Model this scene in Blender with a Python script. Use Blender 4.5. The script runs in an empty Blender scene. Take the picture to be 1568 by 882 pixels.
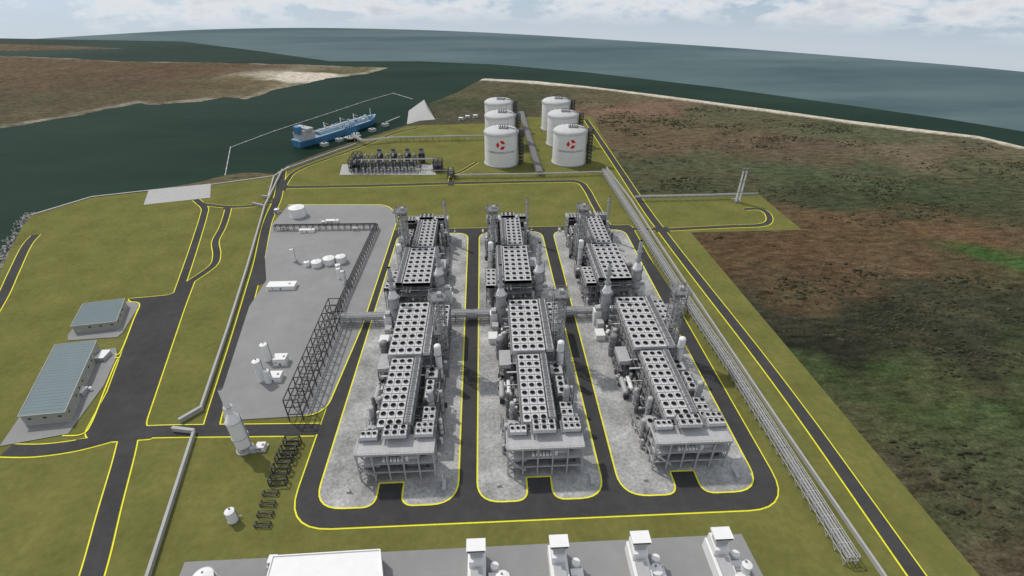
import bpy, math, random
import numpy as np
from mathutils import Vector, Matrix
from mathutils.geometry import tessellate_polygon
random.seed(7); rng=np.random.default_rng(7)
scene=bpy.context.scene
# ------------------------------------------------------------------ survey
H=250.0; FP=780.0; TH=math.atan(503/FP); PH=math.radians(2.71)
cT,sT,cP,sP=math.cos(TH),math.sin(TH),math.cos(PH),math.sin(PH)
Fv=Vector((sP*cT,cP*cT,-sT)); Rv=Vector((cP,-sP,0)); Uv=Rv.cross(Fv)
def G(px,py,z=0.0):
    """site survey: photo measurement -> ground coordinates (metres) on level z"""
    d=Fv+Rv*((px-784)/FP)+Uv*((441-py)/FP)
    t=(z-H)/d.z
    return (d.x*t,d.y*t)
def GL(pts,z=0.0): return [G(x,y,z) for x,y in pts]
cam=bpy.data.cameras.new("Camera"); co=bpy.data.objects.new("Camera",cam); scene.collection.objects.link(co)
cam.sensor_width=36; cam.lens=36*FP/1568; cam.clip_end=30000; cam.clip_start=1
co.matrix_world=Matrix(((Rv.x,Uv.x,-Fv.x,0),(Rv.y,Uv.y,-Fv.y,0),(Rv.z,Uv.z,-Fv.z,H),(0,0,0,1)))
scene.camera=co
# ------------------------------------------------------------------ materials
def lin(c): return tuple(((v/255)/12.92 if v/255<=0.04045 else ((v/255+0.055)/1.055)**2.4) for v in c)
def mat(name,rgb,rough=0.8,var=0.15,scale=0.3,bump=0.0,metal=0.0,scale2=None,spec=0.15):
    m=bpy.data.materials.new(name); m.use_nodes=True; nt=m.node_tree; b=nt.nodes["Principled BSDF"]
    b.inputs["Roughness"].default_value=rough; b.inputs["Metallic"].default_value=metal
    b.inputs["Specular IOR Level"].default_value=spec
    tc=nt.nodes.new("ShaderNodeTexCoord"); n=nt.nodes.new("ShaderNodeTexNoise")
    n.inputs["Scale"].default_value=scale; n.inputs["Detail"].default_value=8; n.inputs["Roughness"].default_value=0.65
    nt.links.new(tc.outputs["Object"],n.inputs["Vector"])
    r=nt.nodes.new("ShaderNodeMapRange"); r.inputs[1].default_value=0.3; r.inputs[2].default_value=0.7
    r.inputs[3].default_value=1-var; r.inputs[4].default_value=1+var
    nt.links.new(n.outputs["Fac"],r.inputs[0])
    last=r.outputs[0]
    if scale2:
        n2=nt.nodes.new("ShaderNodeTexNoise"); n2.inputs["Scale"].default_value=scale2; n2.inputs["Detail"].default_value=5
        nt.links.new(tc.outputs["Object"],n2.inputs["Vector"])
        r2=nt.nodes.new("ShaderNodeMapRange"); r2.inputs[1].default_value=0.3; r2.inputs[2].default_value=0.7
        r2.inputs[3].default_value=1-var; r2.inputs[4].default_value=1+var
        nt.links.new(n2.outputs["Fac"],r2.inputs[0])
        mm=nt.nodes.new("ShaderNodeMath"); mm.operation='MULTIPLY'
        nt.links.new(last,mm.inputs[0]); nt.links.new(r2.outputs[0],mm.inputs[1]); last=mm.outputs[0]
    v=nt.nodes.new("ShaderNodeVectorMath"); v.operation='SCALE'
    v.inputs[0].default_value=rgb; nt.links.new(last,v.inputs["Scale"])
    nt.links.new(v.outputs[0],b.inputs["Base Color"])
    if bump:
        bp=nt.nodes.new("ShaderNodeBump"); bp.inputs["Strength"].default_value=bump; bp.inputs["Distance"].default_value=0.5
        nt.links.new(n.outputs["Fac"],bp.inputs["Height"]); nt.links.new(bp.outputs[0],b.inputs["Normal"])
    return m
M={}
M['grass']=mat("grass_mat",(0.148,0.148,0.046),0.95,0.15,0.22,0.3,scale2=0.035,spec=.03)
M['asphalt']=mat("asphalt_mat",(0.062,0.061,0.062),0.95,0.12,0.15,scale2=0.03,spec=.04)
M['yellow']=mat("yellow_line_mat",(0.80,0.76,0.04),0.7,0.12,0.5)
M['gravel']=mat("gravel_mat",(0.36,0.36,0.352),0.95,0.32,0.55,0.6,scale2=0.05,spec=.05)
M['concrete']=mat("concrete_pad_mat",(0.27,0.27,0.268),0.9,0.06,0.1,scale2=0.03,spec=.08)
M['conc2']=mat("concrete_light_mat",(0.40,0.40,0.39),0.9,0.08,0.2)
M['white']=mat("white_paint_mat",(0.78,0.78,0.77),0.5,0.04,0.2)
M['cooler']=mat("cooler_deck_mat",(0.54,0.54,0.54),0.6,0.08,0.25)
M['lgrey']=mat("light_grey_paint_mat",(0.43,0.43,0.435),0.6,0.10,0.3)
M['grey']=mat("grey_steel_mat",(0.22,0.22,0.228),0.6,0.15,0.3)
M['dgrey']=mat("dark_steel_mat",(0.055,0.055,0.06),0.6,0.2,0.3)
M['black']=mat("fan_black_mat",(0.016,0.016,0.016),0.9,0.1,0.5,spec=.02)
M['roof']=mat("bluegrey_roof_mat",(0.15,0.20,0.21),0.6,0.05,0.1)
M['wallb']=mat("beige_wall_mat",(0.36,0.36,0.31),0.8,0.05,0.2)
M['glass']=mat("window_mat",(0.03,0.04,0.05),0.15,0.1,0.3,spec=0.5)
M['red']=mat("red_logo_mat",(0.70,0.02,0.03),0.6,0.02,0.5)
M['text']=mat("logo_text_mat",(0.14,0.14,0.15),0.6,0.02,0.5)
M['hull']=mat("ship_hull_mat",(0.07,0.21,0.38),0.5,0.10,0.1)
M['deck']=mat("ship_deck_mat",(0.22,0.34,0.43),0.6,0.2,0.2)
M['rock']=mat("riprap_mat",(0.30,0.29,0.27),0.95,0.5,0.6,0.8)
M['rail']=mat("galvanised_rack_mat",(0.40,0.40,0.405),0.6,0.15,0.3)
MI=list(M.keys())
# ------------------------------------------------------------------ mesh builder
class MB:
    def __init__(s): s.v=[];s.f=[];s.m=[];s.sm=[]
    def add(s,vs,fs,m,smooth=False):
        o=len(s.v); s.v+=[tuple(p) for p in vs]
        for f in fs: s.f.append(tuple(i+o for i in f)); s.m.append(m); s.sm.append(smooth)
    def box(s,cx,cy,z0,sx,sy,sz,m,rot=0.0,tx=1.0,ty=1.0):
        c,n=math.cos(rot),math.sin(rot); vs=[]
        for z,kx,ky in ((z0,1,1),(z0+sz,tx,ty)):
            for a,b in ((-1,-1),(1,-1),(1,1),(-1,1)):
                x,y=a*sx/2*kx,b*sy/2*ky; vs.append((cx+x*c-y*n,cy+x*n+y*c,z))
        s.add(vs,[(3,2,1,0),(4,5,6,7),(0,1,5,4),(1,2,6,5),(2,3,7,6),(3,0,4,7)],m)
    def beam(s,p,q,w,m,h=None):
        p=Vector(p);q=Vector(q);d=(q-p)
        if d.length<1e-6: return
        d.normalize(); up=Vector((0,0,1)) if abs(d.z)<0.95 else Vector((0,1,0))
        a=d.cross(up).normalized()*(w/2); b=a.cross(d).normalized()*((h or w)/2)
        vs=[p-a-b,p+a-b,p+a+b,p-a+b,q-a-b,q+a-b,q+a+b,q-a+b]
        s.add(vs,[(0,1,2,3),(7,6,5,4),(4,5,1,0),(5,6,2,1),(6,7,3,2),(7,4,0,3)],m)
    def tube(s,p,q,r0,m,r1=None,n=12,caps=True,capm=None):
        r1=r0 if r1 is None else r1
        p=Vector(p);q=Vector(q);d=(q-p).normalized(); up=Vector((0,0,1)) if abs(d.z)<0.95 else Vector((0,1,0))
        a=d.cross(up).normalized(); b=d.cross(a).normalized()
        ring=[a*math.cos(2*math.pi*i/n)+b*math.sin(2*math.pi*i/n) for i in range(n)]
        vs=[p+k*r0 for k in ring]+[q+k*r1 for k in ring]
        s.add(vs,[(i,(i+1)%n,n+(i+1)%n,n+i) for i in range(n)],m,True)
        if caps:
            if r0>0: s.add([p+k*r0 for k in ring],[tuple(range(n))[::-1]],m)
            if r1>0: s.add([q+k*r1 for k in ring],[tuple(range(n))],capm or m)
    def cyl(s,x,y,z0,z1,r,m,r1=None,n=16,capm=None): s.tube((x,y,z0),(x,y,z1),r,m,r1,n,True,capm)
    def dome(s,x,y,z,r,h,m,n=24,k=5):
        vs=[]
        for j in range(k):
            t=j/k*math.pi/2
            for i in range(n):
                a=2*math.pi*i/n; vs.append((x+r*math.cos(t)*math.cos(a),y+r*math.cos(t)*math.sin(a),z+h*math.sin(t)))
        vs.append((x,y,z+h)); fs=[]
        for j in range(k-1):
            for i in range(n): fs.append((j*n+i,j*n+(i+1)%n,(j+1)*n+(i+1)%n,(j+1)*n+i))
        for i in range(n): fs.append(((k-1)*n+i,(k-1)*n+(i+1)%n,k*n))
        s.add(vs,fs,m,True)
    def drum(s,p,q,r,m,n=12):
        s.tube(p,q,r,m,n=n); p=Vector(p);q=Vector(q);d=(q-p).normalized()
        s.tube(q,q+d*r*.5,r,m,r*.45,n=n); s.tube(p,p-d*r*.5,r,m,r*.45,n=n)
    def prism(s,poly,z0,z1,m,mt=None):
        n=len(poly); vs=[(x,y,z0) for x,y in poly]+[(x,y,z1) for x,y in poly]
        s.add(vs,[(i,(i+1)%n,n+(i+1)%n,n+i) for i in range(n)],m)
        s.flat(poly,z1,mt or m)
    def flat(s,poly,z,m):
        tr=tessellate_polygon([[Vector((x,y,0)) for x,y in poly]])
        out=[]
        for t in tr:
            a,b,c=[poly[i] for i in t]
            cr=(b[0]-a[0])*(c[1]-a[1])-(b[1]-a[1])*(c[0]-a[0])
            out.append(tuple(t) if cr>0 else tuple(t)[::-1])
        s.add([(x,y,z) for x,y in poly],out,m)
    def ribbon(s,pts,w,z,m,closed=False):
        n=len(pts); L=[]
        for i in range(n):
            if closed: a,b=pts[i-1],pts[(i+1)%n]
            else: a,b=pts[max(i-1,0)],pts[min(i+1,n-1)]
            dx,dy=b[0]-a[0],b[1]-a[1]; l=math.hypot(dx,dy) or 1
            nx,ny=-dy/l*w/2,dx/l*w/2
            L+=[(pts[i][0]+nx,pts[i][1]+ny,z),(pts[i][0]-nx,pts[i][1]-ny,z)]
        fs=[]
        for i in range(n if closed else n-1):
            j=(i+1)%n; fs.append((2*i,2*i+1,2*j+1,2*j))
        s.add(L,fs,m)
    def mesh(s,name):
        me=bpy.data.meshes.new(name); me.from_pydata(s.v,[],s.f)
        used=sorted(set(s.m),key=MI.index); mp={k:i for i,k in enumerate(used)}
        for k in used: me.materials.append(M[k])
        me.polygons.foreach_set("material_index",[mp[k] for k in s.m])
        me.polygons.foreach_set("use_smooth",s.sm); me.update(); return me
    def obj(s,name,loc=(0,0,0),rot=0.0): return place(name,s.mesh(name),loc,rot)
def place(name,me,loc=(0,0,0),rot=0.0):
    o=bpy.data.objects.new(name,me); o.location=loc; o.rotation_euler=(0,0,rot); scene.collection.objects.link(o); return o
def fillet(pts,k=7):
    out=[];n=len(pts)
    for i in range(n):
        p=Vector(pts[i][:2]); r=pts[i][2] if len(pts[i])>2 else 0
        a=Vector(pts[i-1][:2])-p; b=Vector(pts[(i+1)%n][:2])-p
        if r<=0: out.append(tuple(p)); continue
        r=min(r,a.length*.49,b.length*.49)
        A=p+a.normalized()*r; B=p+b.normalized()*r
        for j in range(k+1):
            t=j/k; q=A*(1-t)**2+p*2*t*(1-t)+B*t*t
            out.append(tuple(q))
    return out
def smooth(pts,k=6):
    P=[Vector(p) for p in pts]; out=[]
    for i in range(len(P)-1):
        a,b,c,d=P[max(i-1,0)],P[i],P[i+1],P[min(i+2,len(P)-1)]
        for j in range(k):
            t=j/k
            out.append(tuple(0.5*((2*b)+(c-a)*t+(2*a-5*b+4*c-d)*t*t+(3*b-a-3*c+d)*t**3)))
    out.append(tuple(P[-1])); return out
# ------------------------------------------------------------------ terrain
main_land=GL([(740,119),(820,123),(900,131),(1000,143),(1100,156),(1200,169),(1300,183),(1400,195),(1500,207),(1568,223)])
main_land+= [(1100,640),(1700,300),(2600,100),(2600,-500),(-900,-500)]
main_land+= GL([(-420,830),(-200,620),(-60,450),(0,398),(15,372),(35,340),(47,327),(140,299),(222,290),(300,278),(345,266),(380,262),(420,264),(438,252),(480,236),(540,215),(580,203),(620,190),(636,182),(668,180),(660,172),(655,158),(700,140)])
left_land=GL([(-900,95),(-500,88),(0,85),(100,88),(200,93),(300,95),(450,98),(600,103),(560,112),(500,120),(430,135),(375,151),(345,148),(300,154),(240,160),(200,158),(150,170),(90,180),(20,191),(0,194),(-100,215),(-400,260),(-900,330)])
spit=GL([(-900,66),(0,66),(120,70),(200,74),(120,75),(0,78),(-900,80)])
def sdist(X,Y,poly):
    P=np.array(poly); n=len(P); d=np.full(X.shape,1e18); ins=np.zeros(X.shape,bool)
    for i in range(n):
        ax,ay=P[i];bx,by=P[(i+1)%n]; ex,ey=bx-ax,by-ay; l=ex*ex+ey*ey+1e-9
        t=np.clip(((X-ax)*ex+(Y-ay)*ey)/l,0,1)
        d=np.minimum(d,(X-ax-t*ex)**2+(Y-ay-t*ey)**2)
        c=((ay>Y)!=(by>Y)); xi=ax+(Y-ay)*ex/(ey if abs(ey)>1e-9 else 1e-9)
        ins^= c&(X<xi)
    d=np.sqrt(d); return np.where(ins,d,-d)
def vnoise(X,Y,s,seed):
    r=np.random.default_rng(seed); T=r.random((256,256))
    x=X/s;y=Y/s; xi=np.floor(x).astype(int);yi=np.floor(y).astype(int);fx=x-xi;fy=y-yi
    fx=fx*fx*(3-2*fx);fy=fy*fy*(3-2*fy); g=lambda a,b:T[a%256,b%256]
    return (g(xi,yi)*(1-fx)+g(xi+1,yi)*fx)*(1-fy)+(g(xi,yi+1)*(1-fx)+g(xi+1,yi+1)*fx)*fy
def fbm(X,Y,s,seed,o=4):
    t=0;a=1;n=0
    c_,s_=math.cos(.6),math.sin(.6)
    for k in range(o):
        t=t+a*vnoise(X,Y,s/2**k,seed+k); n+=a; a*=.55; X,Y=X*c_-Y*s_,X*s_+Y*c_
    return t/n
plant_px=[(-420,860),(-200,640),(-60,470),(0,418),(20,375),(36,345),(47,331),(140,303),(222,294),(325,284),(420,271),(444,257),(500,236),(580,208),(625,193),(680,191),(742,189),(745,180),(905,178),(975,298),(1160,296),(1228,352),(1058,356),(1500,882),(1720,1140),(-420,1140)]
plant=GL(plant_px)
STEP=8.0
xs=np.arange(-2700,2700+1,STEP); ys=np.arange(-450,2150+1,STEP)
X,Y=np.meshgrid(xs,ys)
wx=(fbm(X,Y,60,11)-.5)*30; wy=(fbm(X,Y,60,31)-.5)*30
dm=sdist(X,Y,main_land); dl=sdist(X+wx,Y+wy,left_land); ds=sdist(X+wx*.5,Y+wy*.5,spit)
dp=sdist(X,Y,plant)
dd=np.maximum(np.maximum(dm,dl),ds)
Z=np.clip(dd*0.12-1.5,-6,0)
Z=np.where((dp<-12)&(dd>30),Z+(fbm(X,Y,25,51)-.5)*1.6-0.1,Z)
Z=np.where(dp>-6,np.minimum(Z,-0.05),Z)
anch=[(900,150,95,85,62),(1100,175,88,86,60),(1300,205,82,86,60),(975,168,118,82,72),(940,210,96,76,58),(1050,215,98,76,60),(1200,228,92,74,60),(1400,232,104,88,70),(1540,255,84,84,58),
(1050,262,76,80,55),(1250,272,72,82,55),(1450,292,66,76,50),(1560,285,70,78,52),(1100,285,70,76,52),(1250,312,60,68,46),(1400,312,62,70,46),(1540,318,66,72,48),(1300,345,96,66,50),(1180,385,92,62,46),(1450,362,102,68,52),(1550,350,92,70,52),(1110,375,88,62,46),
(1400,410,98,66,52),(1250,432,86,60,46),(1532,408,52,92,40),(1500,425,84,66,48),(1150,455,58,58,44),(1300,485,54,55,42),(1450,482,58,60,45),(1560,500,60,64,46),(1220,525,46,46,36),(1450,535,50,50,40),(1560,545,58,66,42),
(1280,575,58,76,40),(1400,590,68,82,44),(1540,590,64,80,44),(1330,640,74,76,46),(1430,650,70,78,46),(1540,660,72,78,50),(1400,720,78,68,50),(1500,720,72,72,52),(1450,790,70,76,46),(1550,800,86,70,56),(1530,870,84,70,56),(1700,600,70,75,48),(1800,400,90,70,50),(1900,800,75,72,50),
(100,120,96,74,60),(30,110,100,76,62),(200,130,90,72,58),(250,112,98,70,60),(320,130,92,76,56),(380,125,105,88,64),(470,117,190,180,160),(520,110,100,90,65),(60,160,86,78,58),(130,160,90,80,60),(300,105,95,72,58),(-300,150,95,75,60),
(700,160,66,72,50),(690,175,76,74,56),(760,140,84,80,58),(820,150,76,78,56),(380,268,92,82,60),(320,272,90,80,58),(5,395,120,112,95),(-40,440,110,100,85),(30,350,120,115,100)]
AX=np.array([G(a[0],a[1]) for a in anch])
def mute(c):
    l=.3*c[0]+.59*c[1]+.11*c[2]; k=.80
    r_,g_,b_=[l+(v-l)*k for v in c]
    if r_>g_: g_+= (r_-g_)*.28; b_+=1
    return lin((r_,g_,b_))
AC=np.array([mute(a[2:]) for a in anch])
w2x=X+(fbm(X,Y,90,71)-.5)*150; w2y=Y+(fbm(X,Y,70,81)-.5)*120
num=np.zeros(X.shape+(3,));den=np.zeros(X.shape)
for (ax,ay),c in zip(AX,AC):
    d2=((w2x-ax)*0.5)**2+((w2y-ay)*1.0)**2
    w=1/(d2+150)**2.1; num+=w[...,None]*c; den+=w
C=num/den[...,None]
C*= (0.78+0.5*fbm(X,Y,35,91,3))[...,None]
br=np.clip((fbm(X,Y*1.8,55,301)-.52)*5,0,1)[...,None]*.45; C=C*(1-br)+np.array(lin((84,78,58)))*br
sandc=np.array(lin((190,182,166)))
bl=np.array(GL([(740,119),(900,131),(1100,156),(1300,183),(1500,207),(1568,223)])+[(1100,640),(1700,300)])
db=np.full(X.shape,1e9)
for i in range(len(bl)-1):
    ax,ay=bl[i];bx,by=bl[i+1];ex,ey=bx-ax,by-ay;t=np.clip(((X-ax)*ex+(Y-ay)*ey)/(ex*ex+ey*ey),0,1)
    db=np.minimum(db,np.hypot(X-ax-t*ex,Y-ay-t*ey))
bw=22+16*fbm(X,Y,80,99)
f=np.clip((bw-db)/8,0,1)[...,None]; C=C*(1-f)+sandc*f
f2=(np.clip((16-np.abs(dl-6))/8,0,1)*np.clip(fbm(X,Y,50,77)*3-1.0,0,1)*.55)[...,None]; C=C*(1-f2)+sandc*.7*f2
sp=sdist(X+wx*.6,Y+wy*.6,GL([(418,116),(440,109),(515,113),(520,119),(490,124),(455,126)]))
f3=np.clip(sp/8+.5,0,1)[...,None]; C=C*(1-f3)+sandc*f3
C=np.clip(C,0,1)
ny,nx=X.shape
me=bpy.data.meshes.new("terrain")
idx=np.arange(nx*ny).reshape(ny,nx)
quads=np.stack([idx[:-1,:-1],idx[:-1,1:],idx[1:,1:],idx[1:,:-1]],-1).reshape(-1,4)
keep=(Z.ravel()[quads].max(1)>-5.9); quads=quads[keep]
me.vertices.add(nx*ny); me.vertices.foreach_set("co",np.stack([X,Y,Z],-1).ravel())
me.loops.add(quads.size); me.loops.foreach_set("vertex_index",quads.ravel())
me.polygons.add(len(quads)); me.polygons.foreach_set("loop_start",np.arange(0,quads.size,4)); 
me.update(calc_edges=True)
ca=me.color_attributes.new("region","FLOAT_COLOR","POINT")
ca.data.foreach_set("color",np.concatenate([C,np.ones(C.shape[:2]+(1,))],-1).ravel())
me.polygons.foreach_set("use_smooth",[True]*len(me.polygons))
m=bpy.data.materials.new("marsh_terrain_mat"); m.use_nodes=True; nt=m.node_tree; b=nt.nodes["Principled BSDF"]
b.inputs["Roughness"].default_value=1; b.inputs["Specular IOR Level"].default_value=0.02
at=nt.nodes.new("ShaderNodeAttribute"); at.attribute_name="region"
tc=nt.nodes.new("ShaderNodeTexCoord")
def nz(scale,detail,rough,lo,hi,a,bv,stretch=None):
    n=nt.nodes.new("ShaderNodeTexNoise"); n.inputs["Scale"].default_value=scale;n.inputs["Detail"].default_value=detail;n.inputs["Roughness"].default_value=rough
    if stretch:
        mp=nt.nodes.new("ShaderNodeMapping"); mp.inputs["Scale"].default_value=stretch; nt.links.new(tc.outputs["Object"],mp.inputs[0]); nt.links.new(mp.outputs[0],n.inputs["Vector"])
    else: nt.links.new(tc.outputs["Object"],n.inputs["Vector"])
    r=nt.nodes.new("ShaderNodeMapRange"); 
    for i,v in zip((1,2,3,4),(lo,hi,a,bv)): r.inputs[i].default_value=v
    nt.links.new(n.outputs["Fac"],r.inputs[0]); return n,r
n1,r1=nz(0.10,10,0.80,0.37,0.63,0.45,1.6,(0.6,1.4,1))
n2,r2=nz(0.45,6,0.78,0.34,0.66,0.6,1.4)
mu=nt.nodes.new("ShaderNodeMath");mu.operation='MULTIPLY';nt.links.new(r1.outputs[0],mu.inputs[0]);nt.links.new(r2.outputs[0],mu.inputs[1])
vs=nt.nodes.new("ShaderNodeVectorMath");vs.operation='SCALE';nt.links.new(at.outputs["Color"],vs.inputs[0]);nt.links.new(mu.outputs[0],vs.inputs["Scale"])
nt.links.new(vs.outputs[0],b.inputs["Base Color"])
bp=nt.nodes.new("ShaderNodeBump");bp.inputs["Strength"].default_value=0.7;bp.inputs["Distance"].default_value=2.0
nt.links.new(n1.outputs["Fac"],bp.inputs["Height"]);nt.links.new(bp.outputs[0],b.inputs["Normal"])
me.materials.append(m); place("terrain",me)
# ------------------------------------------------------------------ water
def water(name,poly,z,cols,scale,far=None):
    tr=tessellate_polygon([[Vector((x,y,0)) for x,y in poly]])
    me=bpy.data.meshes.new(name); fs=[]
    for t in tr:
        a,b_,c=[poly[i] for i in t]; cr=(b_[0]-a[0])*(c[1]-a[1])-(b_[1]-a[1])*(c[0]-a[0])
        fs.append(tuple(t) if cr>0 else tuple(t)[::-1])
    me.from_pydata([(x,y,z) for x,y in poly],[],fs); me.update()
    m=bpy.data.materials.new(name+"_mat"); m.use_nodes=True; nt=m.node_tree; b=nt.nodes["Principled BSDF"]
    b.inputs["Roughness"].default_value=0.5; b.inputs["Specular IOR Level"].default_value=0.012
    tc=nt.nodes.new("ShaderNodeTexCoord"); mp=nt.nodes.new("ShaderNodeMapping"); mp.inputs["Scale"].default_value=(0.3,1,1); mp.inputs["Rotation"].default_value=(0,0,0.25)
    nt.links.new(tc.outputs["Object"],mp.inputs[0])
    n=nt.nodes.new("ShaderNodeTexNoise"); n.inputs["Scale"].default_value=scale; n.inputs["Detail"].default_value=8; n.inputs["Roughness"].default_value=.6; nt.links.new(mp.outputs[0],n.inputs["Vector"])
    cr=nt.nodes.new("ShaderNodeValToRGB"); cr.color_ramp.elements[0].position=.33; cr.color_ramp.elements[1].position=.70
    cr.color_ramp.elements[0].color=(*cols[0],1); cr.color_ramp.elements[1].color=(*cols[1],1)
    nt.links.new(n.outputs["Fac"],cr.inputs[0]); nt.links.new(cr.outputs[0],b.inputs["Base Color"])
    n2=nt.nodes.new("ShaderNodeTexNoise"); n2.inputs["Scale"].default_value=0.12; n2.inputs["Detail"].default_value=8; nt.links.new(mp.outputs[0],n2.inputs["Vector"])
    bp=nt.nodes.new("ShaderNodeBump"); bp.inputs["Strength"].default_value=0.35; bp.inputs["Distance"].default_value=1.0
    nt.links.new(n2.outputs["Fac"],bp.inputs["Height"]); nt.links.new(bp.outputs[0],b.inputs["Normal"])
    me.materials.append(m); return place(name,me)
hor=[(-900,120),(-500,93),(-200,73),(0,62),(150,53),(300,45),(450,42),(600,44),(740,49),(900,58),(1100,71),(1300,86),(1450,98),(1568,109),(1800,132),(2200,178)]
horw=GL(hor)
water("sea",smooth(horw)+[(3200,-600),(-3200,-600)],-1.5,(lin((66,88,92)),lin((98,116,117))),0.004)
near=GL([(-900,90),(-300,70),(0,58),(280,63),(400,78),(505,93),(640,93),(760,98),(900,110),(1100,133),(1300,160),(1450,181),(1568,200),(1700,224)])
water("channel_water",near+[(1600,200),(1600,-600),(-3000,-600)],-1.35,(lin((25,44,36)),lin((38,59,48))),0.006)
# ------------------------------------------------------------------ site surfaces
g=MB(); g.prism(plant,-3,0.15,'rock','grass'); g.obj("grass_ground")
k=MB(); 
k.ribbon(GL([(47,329),(140,301),(222,292),(325,282),(420,269),(442,255)]),2.6,0.19,'conc2')
k.obj("shoreline_kerb")
R=MB(); zc=[0]
def zn(): zc[0]+=1; return zc[0]*0.0045
def road(px,w=9.5,world=False,yl=True,sm=True):
    p=px if world else GL(px)
    if sm: p=smooth(p)
    d=zn()
    if yl: R.ribbon(p,w+1.7,0.20+d,'yellow')
    R.ribbon(p,w,0.42+d,'asphalt')
def rpoly(px,rad=0,yl=True,world=False):
    p=[(*(q[:2] if world else G(q[0],q[1])),(q[2] if len(q)>2 else rad)) for q in px]
    p=fillet(p); d=zn()
    if yl: R.ribbon(p,1.7,0.20+d,'yellow',True)
    R.flat(p,0.42+d,'asphalt')
rpoly([(-111,160,24),(159.5,160,24),(157.5,511,6),(-112,511,10)],world=True)
road([(175,664),(240,661),(300,660),(400,659),(485,658)],9.5)
road([(433,262),(428,290),(424,307),(409,343),(397,400),(386,440),(366,510),(345,580),(327,640),(322,662)],9)
R.flat(fillet([(*G(400,392),3),(*G(412,400),3),(*G(408,432),3),(*G(388,440),3)]),0.42+zn(),'asphalt')
road([(90,1020),(140,885),(168,780),(190,700),(200,655)],10.5)
rpoly([(128,668,8),(165,600,2),(213,470,3),(196,458,3),(262,452,6),(300,425,3),(283,470,4),(222,650,5),(235,672,3),(150,678,3)],3)
road([(10,690),(60,690),(120,682),(175,668)],9)
road([(272,452),(290,400),(303,360),(312,330),(313,318),(300,306)],7)
road([(285,436),(325,408),(332,390),(330,370),(340,350),(347,330),(350,316)],6.5)
road([(303,312),(350,317),(390,315),(426,308)],6)
road([(55,360),(40,378),(20,420),(0,462),(-60,560)],8)
road([(436,287),(560,285),(700,281),(850,278),(885,279),(898,290),(910,312),(925,338),(935,352)],8)
road([(434,292),(440,276),(462,258),(545,228),(600,206),(640,196)],6)
road([(897,183),(905,195),(940,247),(985,315),(1012,352),(1060,415),(1150,530),(1225,630),(1300,735),(1400,877),(1480,990)],8.5)
road([(940,351),(975,351),(1015,352),(1060,350),(1120,347),(1165,345),(1178,338),(1174,326),(1160,320),(1140,321)],6.5)
road([(965,356),(985,385),(1040,470)],4,yl=False)
road([(690,277),(693,268),(708,262),(730,249)],5)
def patch(px): R.flat(GL(px),0.43+zn(),'asphalt')
patch([(425,651.5),(483,650.5),(482,665),(420,667)])
patch([(465,651),(497,651),(492,665),(462,665)])
patch([(311,651),(337,651),(336,660),(310,662)])
patch([(150,659),(222,653),(222,668),(150,676)])
patch([(182,661),(211,658),(205,700),(180,700)])
patch([(264,451),(292,430),(300,423),(285,452),(270,462)])
patch([(272,449),(281,449),(278,460),(268,460)])
patch([(117,674),(160,668),(160,676),(120,688)])
patch([(418,304),(428,303),(427,311),(416,313)])
patch([(430,283),(441,284),(438,292),(428,292)])
patch([(306,308),(316,312),(316,317),(307,316)])
patch([(343,316.5),(354,317),(353,322),(342,321)])
patch([(940,347.6),(956,347.6),(958,356),(940,356)])
patch([(918,344),(938,345),(940,357),(920,357)])
patch([(1000,348.5),(1022,348.5),(1026,356),(1004,355)])
patch([(688,277.5),(696,277.5),(695,284),(686,284)])
R.obj("road")
P=MB(); PZ=0.62
def pad(pts,m,z=PZ,yl=True,world=True):
    p=fillet(pts if world else [(*G(q[0],q[1]),(q[2] if len(q)>2 else 0)) for q in pts])
    P.prism(p,.1,z,'conc2',m)
    if yl: P.ribbon(p,0.9,z+.03,'yellow',True)
def trainpad(x0,x1,nc,xt0,xt1):
    pad([(x0,171,18),(nc-7,171,8),(nc-7,186,1),(nc+7,186,1),(nc+7,171,8),(x1,171,18),(xt1,499,14),(xt0,499,14)],'gravel')
trainpad(-99.5,-21.5,-59.5,-99,-24); trainpad(-11,60,24,-12,56); trainpad(69,148,107.5,68,147)
P.obj("gravel_pad")
P=MB()
pp=[(*G(442,314),0),(*G(592,314),12),(*G(611,330),6),(*G(555,500),0),(*G(497,636),14),(*G(343,645),4),(*G(340,600),0),(*G(382,470),0),(*G(408,430),0),(*G(406,396),0),(*G(416,345),3)]
f=fillet(pp); P.flat(f,PZ,'concrete'); P.ribbon(f[0:26],0.9,PZ+.03,'yellow')
P.obj("laydown_pad")
P=MB(); P.flat(GL([(228,291),(323,281.5),(322,303),(220,314)]),0.36,'conc2'); P.flat(GL([(283,861),(1135,818),(1260,1060),(200,1080)]),0.34,'concrete')
P.flat(GL([(520,268),(524,252),(662,252),(668,268)]),0.36,'conc2')
P.obj("concrete_pad")
P=MB()
P.flat(GL([(0,684),(30,640),(84,545),(178,533),(180,545),(160,590),(105,665)]),0.56,'concrete')
P.ribbon(smooth(GL([(96,668),(125,666),(140,650),(160,600),(178,555),(183,549),(176,548)])),0.9,0.60,'yellow')
P.flat(GL([(104,514),(130,480),(196,462),(215,466),(188,510),(180,517),(105,522)]),0.57,'concrete')
P.ribbon(smooth(GL([(196,463),(214,466),(205,490),(186,538),(176,543)])),0.9,0.61,'yellow')
P.obj("building_apron")
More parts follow.
